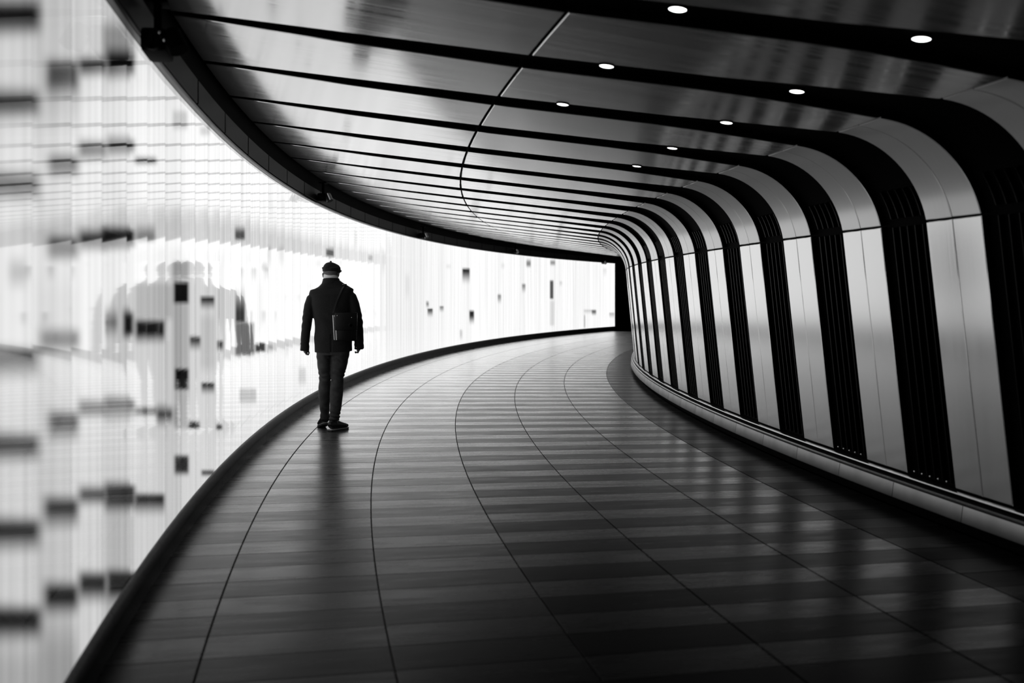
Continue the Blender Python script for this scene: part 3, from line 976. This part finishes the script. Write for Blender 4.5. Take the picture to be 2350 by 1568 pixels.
link_mesh('cap_peak', bm_mesh('cap_peak', bm, 50), M_CLOTH, cap)
bm = bmesh.new(); bmesh.ops.create_uvsphere(bm, u_segments=12, v_segments=8, radius=.011)
link_mesh('cap_button', bm_mesh('cap_button', bm, 80), M_CLOTH, cap, (CX, CY, 1.786))

# jeans
bm = bmesh.new()
loft(bm, [(.014, .0, .80, .168, .112, 2.4), (.014, .0, .88, .172, .116, 2.4), (.012, .0, .95, .165, .108, 2.4), (.01, .0, 1.0, .155, .10, 2.4)], 36)
loft(bm, [(-.086, .0, .86, .080, .105), (-.084, .006, .78, .080, .098), (-.081, .02, .68, .075, .086), (-.079, .035, .60, .067, .074), (-.082, .042, .54, .060, .068), (-.085, .042, .45, .064, .072), (-.088, .050, .36, .062, .070), (-.089, .066, .26, .055, .062), (-.088, .085, .17, .050, .058), (-.086, .095, .115, .051, .060)], 28)
loft(bm, [(.098, .0, .86, .092, .108), (.083, .0, .78, .093, .102), (.069, .002, .68, .085, .090), (.059, .002, .60, .074, .078), (.056, -.002, .54, .067, .072), (.052, -.016, .45, .070, .076), (.050, -.030, .36, .068, .074), (.046, -.045, .26, .060, .066), (.038, -.060, .17, .054, .060), (.034, -.068, .115, .055, .062)], 28)


def jean_folds(c):
    n = noise.noise(Vector((c.x * 9, c.y * 9, c.z * 6)))
    d = .003 * n
    e = math.exp(-((c.z - .57) / .06) ** 2) + 1.2 * math.exp(-((c.z - .16) / .05) ** 2) + .6 * math.exp(-((c.z - .76) / .05) ** 2)
    d += .0042 * e * math.sin(c.z * 95 + c.x * 35 + c.y * 25 + 7 * n)
    return d


jeans = fused('jeans', bm, .0056, M_JEANS, man, jean_folds, 2)


# shoes
def shoe(cx_, cy_, yaw, lift):
    R = Matrix.Translation((cx_, cy_, 0)) @ Matrix.Rotation(yaw, 4, 'Z')
    tilt = Matrix.Translation((0, .15, 0)) @ Matrix.Rotation(-lift, 4, 'X') @ Matrix.Translation((0, -.15, 0))
    R = R @ tilt
    bm = bmesh.new()
    loft(bm, [(0, -.075, .055, .020, .024), (0, -.068, .062, .034, .040), (0, -.035, .072, .041, .050), (0, .02, .070, .043, .048), (0, .08, .056, .047, .036), (0, .14, .045, .047, .027), (0, .18, .040, .038, .020), (0, .198, .036, .020, .012)], 22)
    loft(bm, [(0, -.01, .06, .040, .052), (0, -.012, .10, .042, .052), (0, -.014, .135, .043, .053)], 22)
    bm.transform(R)
    o = fused('shoe', bm, .005, M_SHOE, man, None, 1)
    bm = bmesh.new()
    outl = [(-.030, -.078), (-.039, -.05), (-.040, 0), (-.043, .06), (-.047, .12), (-.042, .165), (-.022, .2), (0, .207), (.022, .2), (.042, .165), (.045, .12), (.041, .06), (.038, 0), (.038, -.05), (.030, -.078), (0, -.088)]
    a = [bm.verts.new((x, y, 0)) for x, y in outl]; b = [bm.verts.new((x * 1.03, y * 1.01, .008)) for x, y in outl]; c = [bm.verts.new((x, y, .018)) for x, y in outl]
    n = len(outl)
    for p, q in ((a, b), (b, c)):
        for i in range(n): bm.faces.new((p[i], p[(i + 1) % n], q[(i + 1) % n], q[i]))
    bm.faces.new(a[::-1]); bm.faces.new(c)
    bm.transform(R)
    s = link_mesh('sole', bm_mesh('sole', bm, 50), M_SOLE, o)
    bm = bmesh.new()
    a = [bm.verts.new((x * 1.05, y * 1.015, .017)) for x, y in outl]; b = [bm.verts.new((x * 1.05, y * 1.015, .0215)) for x, y in outl]
    for i in range(n): bm.faces.new((a[i], a[(i + 1) % n], b[(i + 1) % n], b[i]))
    bm.faces.new(a[::-1]); bm.faces.new(b)
    bm.transform(R)
    s = link_mesh('welt', bm_mesh('welt', bm, 50), M_WELT, o)
    s['label'] = 'thin pale welt between sole and upper'


shoe(-.088, .105, math.radians(24), math.radians(14))
shoe(.034, -.058, math.radians(-34), 0)

# ------------------------------------------------------------------ shoulder bag
bag = empty('shoulder_bag', (MAN[0] + .176, MAN[1] - .205, .955), math.radians(14))
tag(bag, 'black leather messenger bag hanging behind the walking man from his right shoulder', 'bag')
bm = bmesh.new(); box_bm(bm, (-.125, -.040, 0), (.125, .045, .285), .022)
for v in bm.verts:
    v.co.y += -.012 * math.cos(v.co.x * 10) * (1 if v.co.y < 0 else 0)
    v.co.x *= 1 - .10 * (1 - v.co.z / .285)
link_mesh('bag_body', bm_mesh('bag_body', bm, 45), M_LEATH, bag)
bm = bmesh.new(); box_bm(bm, (-.112, -.062, .09), (.118, -.046, .292), .006); box_bm(bm, (-.112, -.060, .278), (.118, .046, .296), .006)
for v in bm.verts:
    if v.co.z < .11: v.co.z += .03 * (v.co.x / .12) ** 2
link_mesh('bag_flap', bm_mesh('bag_flap', bm, 45), M_LEATH, bag)
for x in (-.127, -.106):
    bm = bmesh.new()
    tube_bm(bm, (x + .014, -.047 if x > -.12 else -.030, .015), (x, -.047 if x > -.12 else -.030, .27), .0075, .0085, 12)
    o = link_mesh('zip', bm_mesh('zip', bm), M_STEEL, bag); o['label'] = 'shiny vertical zip on the bag edge'
bm = bmesh.new(); tube_bm(bm, (.05, -.072, .165), (.05, -.060, .165), .016, .016, 16); o = link_mesh('clasp', bm_mesh('clasp', bm), M_CHROME, bag); o['label'] = 'small chrome clasp'
for x, z in ((-.112, .262), (-.088, .266), (.06, .245)):
    link_mesh('rivet', ME_BTN, M_CHROME, bag, (x, -.062, z))


def ribbon(name, pts, wv, th_):
    """strap of width along a per-point direction"""
    bm = bmesh.new(); loops = []
    P = [Vector(p) for p in pts]
    for i, p in enumerate(P):
        t = (P[min(i + 1, len(P) - 1)] - P[max(i - 1, 0)]).normalized()
        wd = Vector(wv[i] if isinstance(wv[0], tuple) else wv); wd = (wd - t * wd.dot(t)).normalized()
        n_ = t.cross(wd)
        loops.append([bm.verts.new(p + wd * a * .009 + n_ * b * th_) for a, b in ((-1, -1), (1, -1), (1, 1), (-1, 1))])
    for a, b in zip(loops, loops[1:]):
        for k in range(4): bm.faces.new((a[k], a[(k + 1) % 4], b[(k + 1) % 4], b[k]))
    bm.faces.new(loops[0]); bm.faces.new(loops[-1][::-1])
    return bm_mesh(name, bm, 40)


# strap in bag coordinates (bag turned by 14 degrees)
inv = (Matrix.Translation(bag.location) @ Matrix.Rotation(math.radians(14), 4, 'Z')).inverted()
mw = Matrix.Translation(MAN) @ Matrix.Rotation(.03, 4, 'Z')
pts_m = [(.040, -.205, 1.24), (.050, -.175, 1.30), (.075, -.155, 1.38), (.100, -.146, 1.44), (.122, -.122, 1.495), (.136, -.075, 1.530), (.142, -.02, 1.546), (.142, .04, 1.543), (.135, .095, 1.515), (.13, .135, 1.45), (.14, .155, 1.35), (.17, .15, 1.25), (.21, .09, 1.18), (.235, -.02, 1.18), (.235, -.12, 1.20), (.215, -.18, 1.235)]
pts_b = [tuple(inv @ (mw @ Vector(p))) for p in pts_m]
wv = [(1, 0, .3)] * 10 + [(1, 0, .3), (.7, 0, .6), (0, 0, 1), (0, 0, 1), (0, 0, 1), (0, 0, 1)]
link_mesh('strap', ribbon('strap', pts_b, wv, .002), M_LEATH, bag)
bm = bmesh.new(); box_bm(bm, (-.022, -.013, -.005), (.022, .013, .005), .003)
q = inv @ (mw @ Vector((.139, -.055, 1.545)))
o = link_mesh('strap_buckle', bm_mesh('strap_buckle', bm), M_STEEL, bag, q); o['label'] = 'steel strap buckle on the shoulder'
